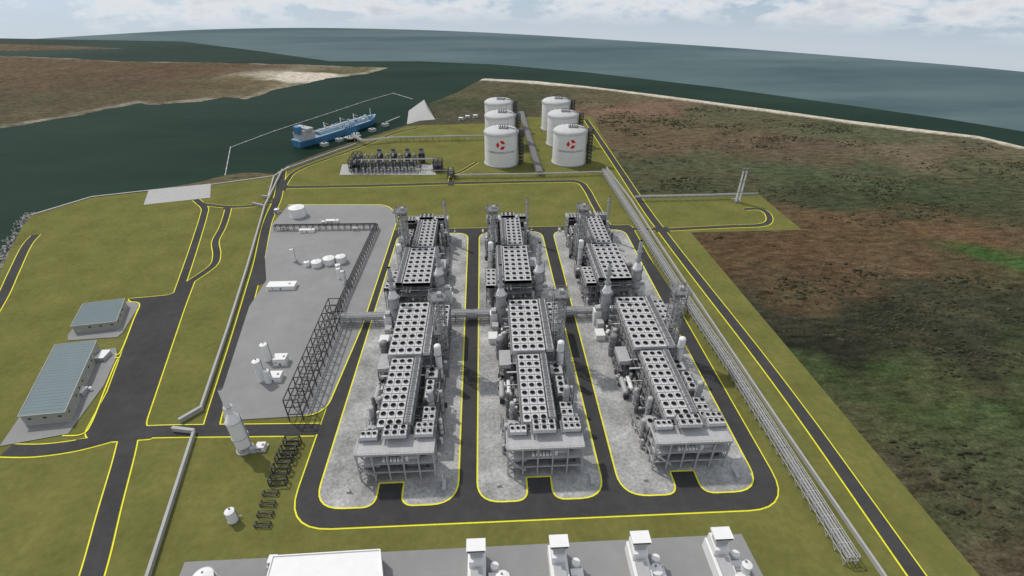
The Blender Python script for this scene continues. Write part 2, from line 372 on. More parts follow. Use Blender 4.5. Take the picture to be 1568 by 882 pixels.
# ------------------------------------------------------------------ generic rack
def rack(mb,pts,width,h,pitch,m='grey',pm='lgrey',levels=1,pipes=4,w=0.5,brace=False,z0=0.3,pr=0.3):
    for a,b in zip(pts[:-1],pts[1:]):
        a=Vector((*a,0));b=Vector((*b,0));L=(b-a).length;d=(b-a)/L;n=Vector((-d.y,d.x,0))*width/2
        k=max(1,round(L/pitch)); prev=None
        for i in range(k+1):
            c=a+d*(L*i/k)
            for s in(-1,1):
                q=c+n*s; mb.beam((q.x,q.y,z0),(q.x,q.y,h),w,m)
            for l in range(levels):
                z=h*(l+1)/levels
                mb.beam(c-n+Vector((0,0,z)),c+n+Vector((0,0,z)),w*.9,m)
            if prev is not None:
                for s in(-1,1):
                    if brace: mb.beam(prev+n*s+Vector((0,0,z0)),c+n*s+Vector((0,0,h)),w*.6,m)
            prev=c
        for l in range(levels):
            z=h*(l+1)/levels
            for s in(-1,1): mb.beam(a+n*s+Vector((0,0,z)),b+n*s+Vector((0,0,z)),w*1.05,m)
            for j in range(pipes):
                o=n*(-0.8+1.6*(j+.5)/pipes)+Vector((0,0,z+w*.5+pr)); mb.tube(a+o,b+o,pr*(0.7+0.5*((j*7)%3)/2),pm,n=6,caps=False)
# ------------------------------------------------------------------ liquefaction train
def fan(mb,x,y,z,r=1.5):
    mb.tube((x,y,z),(x,y,z+0.55),r*1.12,'lgrey',r*1.12,n=14,caps=False)
    mb.add([(x+r*1.05*math.cos(i*math.pi/7),y+r*1.05*math.sin(i*math.pi/7),z+0.5) for i in range(14)],[tuple(range(14))],'black')
def bank(mb,x0,x1,y0,y1,z,cols,rows,skip=None,top='cooler'):
    mb.box((x0+x1)/2,(y0+y1)/2,z-2.6,x1-x0,y1-y0,2.5,top)
    cw=(x1-x0)/cols; rh=(y1-y0)/rows
    for j in range(rows):
        mb.box((x0+x1)/2,y0+rh*(j+1)-.15,z-2.7,x1-x0+.5,0.3,2.85,'grey')
        for i in range(cols):
            if skip is not None and i==skip:
                for q in range(5): mb.box(x0+cw*(i+.5),y0+rh*(j+.1+.2*q),z-.1,cw*.7,rh*.07,0.5,'grey')
                continue
            fan(mb,x0+cw*(i+.5),y0+rh*(j+.5),z-.1,min(cw,rh)*.30)
    for i in range(cols+1): mb.box(x0+cw*i,(y0+y1)/2,z-.1,0.22,y1-y0,0.2,'grey')
    for s in (x0-.6,x1+.6):
        mb.box(s,(y0+y1)/2,z-3.4,1.2,y1-y0,0.2,'grey')
        mb.beam((s,y0,z-2.2),(s,y1,z-2.2),.15,'grey')
def frame(mb,x0,x1,y0,y1,h,nx,ny,lv,m='grey',deck=True,w=.55,brace=True):
    X=[x0+(x1-x0)*i/nx for i in range(nx+1)];Yy=[y0+(y1-y0)*i/ny for i in range(ny+1)]
    for x in X:
        for y in Yy: mb.beam((x,y,0.3),(x,y,h),w,m)
    for l in range(1,lv+1):
        z=h*l/lv-.35
        for x in X: mb.beam((x,y0,z),(x,y1,z),w*.8,m)
        for y in Yy: mb.beam((x0,y,z),(x1,y,z),w*.78,m)
        if deck and l<lv: mb.box((x0+x1)/2,(y0+y1)/2,z+.25,(x1-x0)+.1,(y1-y0)+.1,0.2,m)
    if brace:
        for l in range(lv):
            for j in range(0,ny,2):
                for x in (x0,x1): mb.beam((x,Yy[j],h*l/lv),(x,Yy[j+1],h*(l+1)/lv),w*.5,m)
def vessel(mb,x,y,h,r,m='lgrey',skirt=True):
    mb.cyl(x,y,0.3,h*.12,r*.9,'grey',n=14); mb.cyl(x,y,h*.12,h-r*.5,r,m,n=16); mb.dome(x,y,h-r*.5,r,r*.6,m,n=16,k=3)
    for q in (.4,.75): mb.tube((x,y,h*q),(x,y,h*q+.3),r+.7,'grey',n=12)
    mb.beam((x+r+.3,y,0.3),(x+r+.3,y,h),.3,'dgrey')
def train_mesh():
    t=MB(); rs=random.Random(3)
    frame(t,6.6,48.8,188,200,21.5,5,2,3,'lgrey',w=.75,deck=False)
    t.box(27.7,194,21.6,43.6,13.4,1.2,'lgrey'); t.box(27.7,194.2,13.9,42,12,.5,'lgrey'); t.box(27.7,194.4,6.9,42,12,.4,'grey')
    for x in (6.2,49.2): t.beam((x,187.5,24),(x,200,24),.18,'lgrey')
    t.beam((6.2,187.5,24),(49.2,187.5,24),.18,'lgrey')
    for i in range(23): t.beam((6.2+i*43/22,187.5,22.8),(6.2+i*43/22,187.5,24),.12,'lgrey')
    t.box(27.7,200.3,0.3,40,.6,20,'dgrey')
    for x in (14.5,31.8,40.2): t.box(x,194.2,7.2,.4,11.4,6.7,'grey')
    for i in range(6): t.box(21+i*2,190,14.4,1.3,2,1.8,'white')
    t.drum((31,191,16),(40,191,16),1.6,'lgrey'); t.drum((9,192,9),(17,192,9),1.7,'lgrey'); t.drum((33,192,9),(46,192,9),1.5,'grey')
    for i in range(9): 
        t.box(rs.uniform(9,46),rs.uniform(190,198),rs.choice([.7,7.3,14.4]),rs.uniform(1.5,4),rs.uniform(1.5,3),rs.uniform(1.5,4),rs.choice(['grey','lgrey','white','dgrey']))
    for i in range(10): t.box(8+i*.9,186.2,13.7-i*.75,1,2.0,.25,'lgrey')
    t.beam((7,186.2,14.8),(17,186.2,7),.25,'grey')
    bank(t,8,17.5,196,201.5,27,3,1); bank(t,21,34,195,203,29,3,2); bank(t,38.5,48.5,197,206,27,3,2)
    frame(t,16,34.5,201,264,24,2,8,3,'grey'); frame(t,13,41,266,328,24,3,8,3,'grey')
    bank(t,16,30.5,203.5,263,26.8,3,9); bank(t,31.3,35,206,263,27.3,1,9,0)
    bank(t,13,35.2,266,327,27.6,4,8); bank(t,36,40.8,266,327,28.3,1,8,0)
    for x,z,r in ((17,20,.6),(19.5,20,.8),(30,20,.7),(33,20,.5),(18,12,.9),(22,12,.6),(28,12,.8),(33.5,12,.7)):
        t.tube((x,201,z),(x,328,z),r,rs.choice(['lgrey','white','grey']),n=8)
    t.box(26,265,20,20,2,4,'grey')
    for y in (215,236,250,275,300,318):
        t.box(26,y,0.3,rs.uniform(10,18),rs.uniform(5,10),rs.uniform(6,14),rs.choice(['grey','lgrey']))
    frame(t,37.5,48,208,226,15,2,3,2,'grey'); bank(t,40,47.5,209,226,19,2,3)
    frame(t,39,48,231,248,18,2,3,3,'grey'); bank(t,40,45,231,247,21.5,1,3)
    frame(t,37.5,47,252,264,14,2,2,2,'grey'); t.box(42,258,14,8,10,3.5,'lgrey'); fan(t,42,256,17.5,1.7); fan(t,42,260.5,17.5,1.7)
    vessel(t,44.5,228,30,1.9,'lgrey'); vessel(t,46,268,33,2.4,'white'); vessel(t,49.5,238,20,1.3,'lgrey')
    vessel(t,50,220,14,1.3,'white')
    vessel(t,10.5,218,28,1.6,'lgrey'); vessel(t,13,222,20,1.1,'white'); vessel(t,7,212,16,1.8,'lgrey'); vessel(t,10,240,14,2.0,'lgrey'); vessel(t,8,232,22,1.0,'grey')
    t.drum((5,246,4.5),(5,260,4.5),1.8,'lgrey'); t.drum((10,250,4),(10,262,4),1.5,'white')
    frame(t,4,12,266,282,12,2,3,2,'grey'); t.box(8,274,12,8,16,3,'lgrey'); vessel(t,5,290,20,3.0,'grey'); vessel(t,9,302,16,2.1,'lgrey')
    frame(t,7,15,205,215,14,1,2,2,'grey'); t.box(11,210,14,7,9,2.5,'lgrey'); fan(t,9.5,210,16.5,1.4); fan(t,12.8,210,16.5,1.4)
    frame(t,42.3,50.5,301,328,21,2,3,3,'grey'); bank(t,42.3,50.5,301,328,24,2,4)
    t.box(48,276,0.3,7,10,8,'grey')
    t.box(0,312,0.3,7,9,5,'white'); t.box(2,322,0.3,5,6,8,'lgrey')
    for i in range(120):
        side=rs.random()<.5
        x=rs.uniform(3,14) if side else rs.uniform(38,51); y=rs.uniform(203,330)
        q=rs.random()
        if q<.5: t.box(x,y,.3,rs.uniform(1,3.5),rs.uniform(1,4),rs.uniform(1,5),rs.choice(['grey','lgrey','dgrey','white']))
        elif q<.75: t.cyl(x,y,.3,rs.uniform(3,9),rs.uniform(.5,1.3),rs.choice(['lgrey','white','grey']),n=10)
        else:
            z=rs.uniform(2,9); t.tube((x,y,z),(x,y+rs.uniform(4,14),z),rs.uniform(.25,.5),rs.choice(['lgrey','grey']),n=6); t.beam((x,y,.3),(x,y,z),.3,'grey')
    for i in range(20):
        y=rs.uniform(205,326); z=rs.choice([8,12,16,19]); t.tube((rs.uniform(6,12),y,z),(rs.uniform(38,46),y,z),rs.uniform(.25,.55),rs.choice(['lgrey','grey','white']),n=6)
    for k in range(6):
        zz=4*k; t.beam((37,264+(k%2)*6,zz),(37,270-(k%2)*6,zz+4),.9,'grey',.2)
    t.beam((1,182,.3),(1,182,5),.35,'white'); t.box(1,181,.3,2,1.4,1.4,'lgrey'); t.box(54,182,.3,2,6,2,'lgrey'); t.beam((53,186,.3),(53,186,6),.3,'white')
    return t.mesh("liquefaction_train")
tm=train_mesh()
for ox in (-83.5,0,83.5):
    place("liquefaction_train",tm,(ox,0,.32)); place("liquefaction_train",tm,(46+ox,682,.32),math.pi)
def tower_mesh(h=61,w=8.5):
    t=MB(); a=w/2; st=4.4; n=int(h/st)
    for x in(-a,a):
        for y in(-a,a): t.beam((x,y,.3),(x,y,h),.5,'grey')
    for i in range(n):
        z0=i*st;z1=z0+st
        for (p,q) in (((-a,-a),(a,-a)),((a,-a),(a,a)),((a,a),(-a,a)),((-a,a),(-a,-a))):
            t.beam((*p,z1),(*q,z1),.3,'grey')
            t.beam((*(p if i%2 else q),z0),(*(q if i%2 else p),z1),.22,'lgrey')
        if i%3==2: t.box(0,0,z1+.2,w*1.05,w*.5,.2,'grey'); 
        s=1 if i%2 else -1; t.beam((-a*s*.9,a*.75,z0),(a*s*.9,a*.75,z1),.8,'grey',.2)
    t.cyl(0,-a*.1,.3,h-6,1.0,'lgrey',n=12); t.cyl(1.8,-1.6,.3,h-10,.4,'lgrey',n=8); t.cyl(-2,1,.3,h-14,.4,'white',n=8)
    z=n*st; t.box(0,0,z+.2,w*1.4,w*1.4,.4,'grey')
    for s in (-1,1):
        for zz in (1.4,3): 
            t.beam((-a*1.4,s*a*1.4,z+zz),(a*1.4,s*a*1.4,z+zz),.22,'grey'); t.beam((s*a*1.4,-a*1.4,z+zz),(s*a*1.4,a*1.4,z+zz),.22,'grey')
        for q in (-1,0,1): t.beam((q*a*1.35,s*a*1.4,z),(q*a*1.35,s*a*1.4,z+3),.22,'grey'); t.beam((s*a*1.4,q*a*1.35,z),(s*a*1.4,q*a*1.35,z+3),.22,'grey')
    t.box(1,1,z+.6,3,3,2.5,'lgrey'); t.beam((0,0,z),(0,0,z+5),.3,'grey')
    return t.mesh("lattice_tower")
tw=tower_mesh()
for ox in(-83.5,0,83.5):
    place("lattice_tower",tw,(46.5+ox,289,.32)); place("lattice_tower",tw,(2.5+ox,432,.32))
def stack_mesh():
    t=MB(); 
    t.cyl(0,0,.3,4,3.6,'grey',n=16); t.cyl(0,0,4,30,3.9,'lgrey',n=20); t.cyl(0,0,30,36,3.9,'white',1.8,n=20); t.cyl(0,0,36,52,1.6,'lgrey',n=14); t.cyl(0,0,52,56,1.6,'lgrey',1.1,n=14); t.cyl(0,0,56,56.5,1.3,'grey',n=14,capm='black')
    for z in (12,20,29,38,46): t.tube((0,0,z),(0,0,z+.35),5.2 if z<33 else 2.9,'grey',n=16)
    for z in (12,20,29):
        t.tube((0,0,z+1.3),(0,0,z+1.45),5.2,'grey',n=16,caps=False)
    t.beam((-4.4,0,.3),(-4.4,0,38),.5,'grey'); t.box(-6,-1,.3,6,7,13,'white'); t.box(-6,-1,13.3,4,5,3,'lgrey'); t.tube((-5,0,15),(0,0,22),1.3,'white',n=10)
    t.box(5,-3,.3,4,5,8,'lgrey'); t.cyl(5,4,.3,12,1.4,'white',n=12)
    return t.mesh("heater_stack")
sm=stack_mesh()
for ox in(-83.5,0,83.5):
    place("heater_stack",sm,(7+ox,332,.32)); place("heater_stack",sm,(40+ox,366,.32),math.pi)
def thin_stack_mesh(h=48):
    t=MB(); t.cyl(0,0,.3,h*.3,1.6,'lgrey',n=12); t.cyl(0,0,h*.3,h*.36,1.6,'lgrey',1.0,n=12); t.cyl(0,0,h*.36,h,1.0,'lgrey',n=12,capm='black')
    for z in(h*.4,h*.9): t.tube((0,0,z),(0,0,z+.3),2.0,'grey',n=12)
    t.beam((1.3,0,0),(1.3,0,h),.25,'grey'); t.box(0,-3,.3,4,3,4,'lgrey'); return t.mesh("vent_stack")
ts=thin_stack_mesh()
for ox in(-83.5,0,83.5): place("vent_stack",ts,(38+ox,478,.32))
r=MB(); rack(r,[(*G(523,497),),(-30,339),(60,339),(157,339)],7,9,9,'grey','lgrey',2,5,.45,pr=.4); r.obj("pipe_rack")
r=MB(); rack(r,GL([(518,486),(455,645)]),9,19,10.5,'dgrey','grey',3,1,.55,brace=False,pr=.3); r.obj("pipe_rack")
r=MB(); rack(r,GL([(422,353),(577,351),(527,462),(518,486)]),4,6,7,'dgrey','dgrey',1,3,.5,pr=.4); r.obj("pipe_rack")
sf=MB(); w=9;a=3
for z in (0.4,5):
    for s in(-1,1): sf.beam((-w/2,s*a,z+.3),(w/2,s*a,z+.3),.6,'dgrey'); sf.beam((s*w/2,-a,z+.3),(s*w/2,a,z+.3),.58,'dgrey')
for s in(-1,1):
    for q in(-1,1): sf.beam((s*w/2,q*a,.3),(s*w/2,q*a,5.5),.62,'dgrey')
    sf.beam((-w/2,s*a,.5),(w/2,s*a,5),.4,'dgrey')
sfm=sf.mesh("pipe_support_frame")
for px,py in ((449,680),(443,694),(437,706),(432,722),(427,740),(415,757),(411,773),(407,789),(403,805)):
    x,y=G(px,py); o=place("pipe_support_frame",sfm,(x,y,0),random.uniform(-.06,.06)); o.scale=(1,.6,1) if py<745 else (.85,.4,.45)
pz=GL([(1305,858),(1200,690),(1110,548),(1048,456),(1000,380),(966,325),(925,262)],4)
r=MB(); rack(r,pz,6.2,6.8,7,'rail','lgrey',2,3,.38,brace=True,pr=.3)
rack(r,[(157,339),pz[3]],5,7,8,'lgrey','lgrey',1,4,.4)
r.obj("pipe_rack")
r=MB(); rack(r,GL([(972,308),(1060,306),(1124,304)]),4,6,9,'rail','lgrey',1,3,.35,pr=.3); r.obj("flare_pipe_rack")
r=MB(); rack(r,GL([(924,268),(830,271),(700,273)]),4,5,9,'rail','lgrey',1,3,.35,pr=.3); r.obj("pipe_rack")
r=MB(); rack(r,GL([(604,217),(740,214)]),5,7,10,'grey','lgrey',1,3,.4,pr=.35); r.obj("pipe_rack")
r=MB(); rack(r,GL([(798,176),(826,270)]),10,6,11,'grey','grey',1,8,.4,pr=.5); r.obj("pipe_rack")
def wall(name,pts,h,t,m):
    b=MB(); pts=[tuple(p) for p in pts]
    for i,(p,q) in enumerate(zip(pts[:-1],pts[1:])): 
        e=i*.013
        b.beam((*p,h/2),(*q,h/2),t+e,m,h+e); b.beam((*p,h+.2+e),(*q,h+.2+e),t*1.4+e,m,.3)
    return b.obj(name)
wall("flood_wall",GL([(180,1020),(229,884),(299,664)]),3.0,1.1,'conc2')
wall("flood_wall",GL([(310,626),(352,500),(380,410),(406,318),(433,262)]),3.0,1.1,'conc2')
wall("flood_wall",GL([(266,660),(300,664)]),3.4,1.5,'conc2'); wall("flood_wall",GL([(276,648),(312,627)]),3.4,1.5,'conc2')
wall("flood_wall",GL([(388,314),(406,318)]),3.2,1.4,'conc2'); wall("flood_wall",GL([(402,303),(411,304)]),3.2,1.4,'conc2')
wall("flood_wall",GL([(411,304),(420,272),(440,260),(500,238),(545,222)]),2.5,1.2,'conc2')
wall("flood_wall",GL([(1420,990),(1350,882),(1200,662),(1056,446),(994,352),(966,308),(928,258)]),2.6,.9,'conc2')
wall("flood_wall",GL([(975,303),(1060,301),(1160,298)]),2.0,.8,'conc2')
# ------------------------------------------------------------------ storage tanks
def tank_mesh(logo):
    t=MB(); r=24;h=46
    t.cyl(0,0,.3,1.6,r+1.5,'conc2',n=64); t.cyl(0,0,1.6,h,r,'white',n=64); t.dome(0,0,h+.02,r,6.0,'cooler',n=64,k=7)
    t.tube((0,0,h-.8),(0,0,h-.2),r+1.2,'lgrey',n=64)
    for i in range(48):
        a=i*math.pi/24; x,y=(r+1)*math.cos(a),(r+1)*math.sin(a); t.beam((x,y,h-.2),(x,y,h+1.3),.15,'grey')
    t.tube((0,0,h+1.2),(0,0,h+1.4),r+1,'grey',n=48,caps=False)
    for z in (12,22,33): t.tube((0,0,z),(0,0,z+.15),r+.08,'lgrey',n=64,caps=False)
    t.box(3,-5,h+6,13,8,.5,'grey'); 
    for x in(-3,9): 
        for y in (-9,-1): t.beam((x,y,h+3),(x,y,h+9.5),.4,'dgrey')
    for y in(-9,-1): t.beam((-3,y,h+9.5),(9,y,h+9.5),.35,'dgrey')
    for x in (-1,2,5): t.cyl(x,-5,h+4,h+10,.6,'grey',n=8)
    t.beam((10,4,h+3),(10,4,h+15),.4,'grey'); t.beam((-8,6,h+3),(-8,6,h+10),.3,'grey')
    t.tube((8,-5,h+7),(r+3,-7,h+3),.6,'grey',n=8); 
    x0,x1,y0,y1=r+1,r+7,-11,-4
    for x in(x0,x1):
        for y in(y0,y1): t.beam((x,y,.3),(x,y,h+4),.5,'dgrey')
    for i in range(10):
        z=5*(i+1)
        for y in(y0,y1): t.beam((x0,y,z),(x1,y,z),.4,'dgrey'); t.beam((x0,y,z-5),(x1,y,z),.3,'dgrey')
        for x in(x0,x1): t.beam((x,y0,z),(x,y1,z),.42,'dgrey'); t.beam((x,y0,z),(x,y1,z-5),.3,'dgrey')
        t.box((x0+x1)/2,(y0+y1)/2,z,5.6,6.6,.15,'dgrey')
    for q in (0,1.5,3): t.cyl(r+2+q,-2.5,.3,h+2,.5,'grey',n=8)
    if logo:
        R0=r+.2
        def mp(u,z): a=-math.pi/2-.05+u/R0; return (R0*math.cos(a),R0*math.sin(a),z)
        def patchp(poly):
            xs_=[p[0] for p in poly]; lo,hi=min(xs_),max(xs_); K=10
            def span(u):
                zz=[]
                for (ax,ay),(bx,by) in zip(poly,poly[1:]+poly[:1]):
                    if (ax-u)*(bx-u)<=0 and abs(ax-bx)>1e-6: zz.append(ay+(by-ay)*(u-ax)/(bx-ax))
                return (min(zz),max(zz))
            for i in range(K):
                u0=lo+(hi-lo)*(i/K)+1e-4;u1=lo+(hi-lo)*((i+1)/K)-1e-4
                a0,a1=span(u0);b0,b1=span(u1)
                t.add([mp(u0,a0),mp(u1,b0),mp(u1,b1),mp(u0,a1)],[(0,1,2,3)],'red')
        zc_=33; S_=6.9
        hexp=[(S_*math.cos(math.radians(60*i)),S_*math.sin(math.radians(60*i))) for i in range(6)]
        for i in (0,2,4):
            a_=hexp[i];b_=hexp[(i+1)%6];c_=hexp[(i+2)%6]; cx=b_[0]*.14; cy=b_[1]*.14
            kk=.74
            mid=((a_[0]+b_[0]+c_[0])/4,(a_[1]+b_[1]+c_[1])/4)
            q_=[(mid[0]+(p[0]-mid[0])*kk+cx,zc_+mid[1]+(p[1]-mid[1])*kk+cy) for p in ((0,0),a_,b_,c_)]
            patchp(q_)
        cu=bpy.data.curves.new("txt",'FONT'); cu.body="COMMONWEALTH LNG"; cu.size=3.9; cu.align_x='CENTER'
        to=bpy.data.objects.new("txt",cu); scene.collection.objects.link(to)
        dg=bpy.context.evaluated_depsgraph_get(); tmz=bpy.data.meshes.new_from_object(to.evaluated_get(dg))
        o=[mp(v.co.x*.95,21+v.co.y) for v in tmz.vertices]
        t.add(o,[tuple(p.vertices) for p in tmz.polygons],'text')
        bpy.data.objects.remove(to)
    return t.mesh("lng_storage_tank")
tkl=tank_mesh(True); tk=tank_mesh(False)
for x in (19,117.5):
    for j,y in enumerate((726,814,902)): place("lng_storage_tank",tkl if j==0 else tk,(x+(1 if j else 0),y,0))
t=MB(); A=G(530,268);B=G(645,268)
x0,y0=A; x1=B[0]
for j in range(2):
    yy=y0+6+j*24
    frame(t,x0+6,x1-2,yy,yy+12,13,10,1,2,'dgrey',w=.8,deck=False,brace=False)
    for i in range(9):
        x=x0+12+i*(x1-x0-16)/9; t.drum((x,yy+1,15),(x,yy+11,15),1.6,'grey'); t.box(x,yy+6,.3,5,7,5,'grey'); t.cyl(x+2,yy-2,.3,8,1.2,'lgrey',n=10)
for i in range(4):
    x=x0+40+i*20; t.cyl(x,y0+46,.3,15,4.5,'dgrey',n=16); t.cyl(x,y0+46,15,19,4.5,'grey',3,n=16); t.cyl(x,y0+46,19,21,3,'dgrey',n=16)
frame(t,x0+2,x0+14,y0+12,y0+50,17,2,3,3,'dgrey',w=.7); frame(t,x1+16,x1+28,y0+4,y0+22,15,2,2,3,'dgrey',w=.7)
t.tube((x0+14,y0+20,14),(x1+22,y0+20,14),.8,'lgrey',n=8); t.tube((x0+14,y0+23,14),(x1+22,y0+23,14),.6,'grey',n=8)
t.obj("boiloff_gas_compressor_unit")
t=MB(); a=G(686,275); frame(t,a[0],a[0]+8,a[1],a[1]+16,12,1,2,2,'dgrey',w=.7); t.cyl(a[0]+4,a[1]+6,.3,14,1.3,'lgrey'); t.tube((a[0],a[1]+8,10),(a[0]-22,a[1]+8,10),.8,'grey'); t.obj("pipe_manifold")
for px in (1126.5,1131.5):
    t=MB(); t.cyl(0,0,.3,3,2.2,'conc2'); t.cyl(0,0,3,40,1.1,'white',.8,n=12); t.cyl(0,0,40,43,1.1,'grey',n=12)
    for z in (14,28,38): t.tube((0,0,z),(0,0,z+.3),1.9,'grey',n=12)
    t.beam((1.4,0,0),(1.4,0,38),.3,'grey'); t.tube((0,0,4),(-6,2,4),.6,'lgrey'); x,y=G(px,310); t.obj("flare_stack",(x,y,0))
def building(name,roofpx,h):
    q=GL(roofpx,h); c=(sum(p[0] for p in q)/4,sum(p[1] for p in q)/4)
    root=bpy.data.objects.new(name,None); scene.collection.objects.link(root); root.location=(*c,0)
    q=[(p[0]-c[0],p[1]-c[1]) for p in q]
    def sc(k): return [(x*k,y*k) for x,y in q]
    def child(mb,n): o=mb.obj(n); o.parent=root
    b=MB(); b.prism(sc(.975),.3,h-.7,'wallb','wallb'); b.prism(sc(.985),.3,1.6,'conc2'); child(b,"walls")
    b=MB(); b.prism(q,h-.69,h,'lgrey','roof'); 
    for i in range(4):
        p1,p2=q[i],q[(i+1)%4]; b.beam((*p1,h+.1+.01*i),(*p2,h+.1+.01*i),.35,'lgrey',.3)
    for i in range(1,24):
        t=i/24; a=Vector(q[0]).lerp(Vector(q[1]),t)*.985; d=Vector(q[3]).lerp(Vector(q[2]),t)*.985; b.beam((*a,h+.04),(*d,h+.04),.1,'roof',.08)
    child(b,"roof")
    b=MB(); s=sc(.978)
    for i in range(4):
        p1,p2=Vector(s[i]),Vector(s[(i+1)%4]); L=(p2-p1).length; ang=math.atan2(p2.y-p1.y,p2.x-p1.x); k=int(L/7)
        for j in range(k):
            p=p1.lerp(p2,(j+.5)/k)
            if (j+i)%4==2: b.box(p.x,p.y,.3,2.6,.35,3.4,'lgrey',ang)
            else: b.box(p.x,p.y,h*.55,1.8,.3,1.1,'glass',ang)
    child(b,"windows_and_doors")
building("warehouse_building",[(27,638),(84,528),(148,521),(99,631)],9.5)
building("control_building",[(108,500),(127,465),(191,457),(178,492)],7.5)
t=MB(); x,y=G(160,548); t.box(x,y,.3,6,9,3.2,'lgrey'); t.box(x,y,3.5,6.6,9.6,.3,'white'); t.box(x-3.05,y,.3,.1,2,2.4,'glass'); t.obj("equipment_shelter")
t=MB(); x,y=G(127,603); t.box(x,y,.3,5,6,3.2,'lgrey'); t.box(x,y,3.5,5.6,6.6,.3,'white'); t.cyl(x+4,y+3,.3,3,1,'white'); t.obj("equipment_shelter")
def vtank(px,py,r,h,m='white',name="storage_vessel"):
    x,y=G(px,py); t=MB(); t.cyl(0,0,.3,.9,r*1.12,'conc2',n=24); t.cyl(0,0,.9,h,r,m,n=28)
    t.cyl(0,0,h,h+r*.25,r,m,r*.15,n=28)
    t.tube((0,0,h-.2),(0,0,h+.05),r*1.05,'lgrey',n=24); t.beam((r+.2,0,0),(r+.2,0,h+1),.3,'grey'); t.box(0,r*.4,h,.8,.8,1.3,'grey')
    t.tube((r*.9,.5,1.5),(r+2,.5,1.5),.3,'lgrey'); return t.obj(name,(x,y,0.1),.3)
vtank(457,331,8.8,11)
for px,py,rr,hh in((486,408,5.0,5.5),(505,404,5.6,6.5),(523,402,5.0,7),(471,408,2.8,5)): vtank(px,py,rr,hh)
for px,py,rr,hh in((451,401,1.8,14),(528,435,1.8,14),(521,427,2.0,11),(519,415,2.6,7),(402,583,2.7,18),(413,586,2.2,11),(411,552,2.7,15),(358,797,2.5,8),(770,900,3.5,9),(1137,880,2.5,9),(1003,882,3.0,6)): vtank(px,py,rr,hh,name="process_vessel")
def shed(px,py,sx,sy,sz,name="equipment_enclosure",rot=0,m='white'):
    x,y=G(px,py); t=MB(); t.box(0,0,.3,sx,sy,sz,m); t.box(0,0,sz+.3,sx*1.03,sy*1.03,.35,'white'); t.box(0,-sy/2-.06,.3,1.4,.12,min(2.2,sz*.8),'grey')
    t.box(-sx*.3,-sy/2-.06,sz*.5,1.2,.12,.6,'dgrey'); t.box(sx*.3,0,sz+.65,1.2,1.2,.7,'lgrey'); t.box(0,0,.25,sx+2,sy+2,.15,'conc2'); return t.obj(name,(x,y,0.3),rot)
shed(433,441,24,9,3.5); shed(432,556,9,7,5.5); shed(421,581,11,7,4); shed(401,687,5,4.5,2.6); shed(471,356,16,4,3); shed(509,341,14,4.5,2.5); shed(497,344,5,3,3.5); shed(545,353,6,4,3,m='lgrey'); shed(436,352,5,3,3)
shed(425,326,5,5,4,m='lgrey')
t=MB(); 
for i in range(8):
    a=i*math.pi/4; t.beam((3.8*math.cos(a),3.8*math.sin(a),.3),(3.8*math.cos(a),3.8*math.sin(a),5.2),.5,'lgrey')
t.cyl(0,0,4.5,26,4.3,'white',n=28); t.cyl(0,0,26,31,4.3,'white',1.7,n=28); t.cyl(0,0,31,50,1.6,'white',1.4,n=18,capm='dgrey')
for z in(12,25,36): t.tube((0,0,z),(0,0,z+.25),4.8 if z<30 else 2.6,'lgrey',n=24)
t.box(6,-2,.3,3,3,4,'lgrey'); t.beam((4.8,0,0),(4.8,0,30),.35,'grey'); t.cyl(0,0,.3,.8,5.2,'conc2')
x,y=G(376,688); t.obj("heater_column",(x,y,0))
q=GL([(418,852),(582,842),(588,905),(400,918)],9)
t=MB(); t.prism(q,.3,9,'lgrey','white'); 
for i in range(4): t.beam((*q[i],9.3+.01*i),(*q[(i+1)%4],9.3+.01*i),.5,'white',.6)
for i in range(10):
    a=Vector(q[0]).lerp(Vector(q[1]),(i+.5)/10); t.box(a.x,a.y+.2,3,2,.4,3,'dgrey')
t.obj("compressor_building")
t=MB(); 
t.box(0,0,.3,8.6,24,7,'white'); t.box(0,7,7.3,7,9,5,'white'); t.box(0,7,12.3,5.6,5,2.5,'lgrey'); t.box(0,7,14.8,5.4,4.6,3.2,'lgrey',0,1.65,1.3); t.box(0,7,18.0,9,6.2,1.2,'white'); t.box(0,3.8,18.3,8,.2,.7,'dgrey')
t.box(0,-4,7.3,5.5,10,1.6,'lgrey'); t.cyl(3,-9,7.3,10,1.3,'white'); t.box(8.5,-3,.3,6,9,4.2,'white'); t.cyl(8.5,4,.3,6,2.0,'white'); t.tube((4.3,-3,5),(8.5,-3,5),.8,'lgrey')
t.box(-2.3,-10,7.3,3,3,1.8,'lgrey')
gm=t.mesh("gas_turbine_generator")
for px,py in((731,868),(853,862),(973,856),(1093,850)):
    x,y=G(px,py); place("gas_turbine_generator",gm,(x,y-7,0))
vtank(315,893,5,5,name="process_vessel"); shed(420,862,4,4,3)
# ------------------------------------------------------------------ ship
S=Vector((*G(455,226,-1.5),0)); E=Vector((*G(577,187,-1.5),0)); L=(E-S).length; ang=math.atan2(E.y-S.y,E.x-S.x)
t=MB(); beam=32; secs=[]
for i in range(21):
    u=i/20; wv=1 if .12<u<.78 else (0.72+.28*u/.12 if u<=.12 else max(0.02,1-((u-.78)/.22)**2)); wb=wv*(.9 if .15<u<.7 else .65)
    fl=10+ (4*((u-.8)/.2)**2 if u>.8 else 0)
    x=-L/2+u*L; secs.append([(x-(0 if u<.95 else 3),-beam/2*wb,-1),(x,-beam/2*wv,fl),(x,beam/2*wv,fl),(x-(0 if u<.95 else 3),beam/2*wb,-1)])
vs=[p for s in secs for p in s]
for i in range(20):
    a=4*i; t.add([vs[a+k] for k in range(8)],[(0,4,5,1),(3,2,6,7)],'hull',True); t.add([vs[a+k] for k in range(8)],[(1,5,6,2)],'deck')
t.add(secs[0],[(0,1,2,3)],'hull')
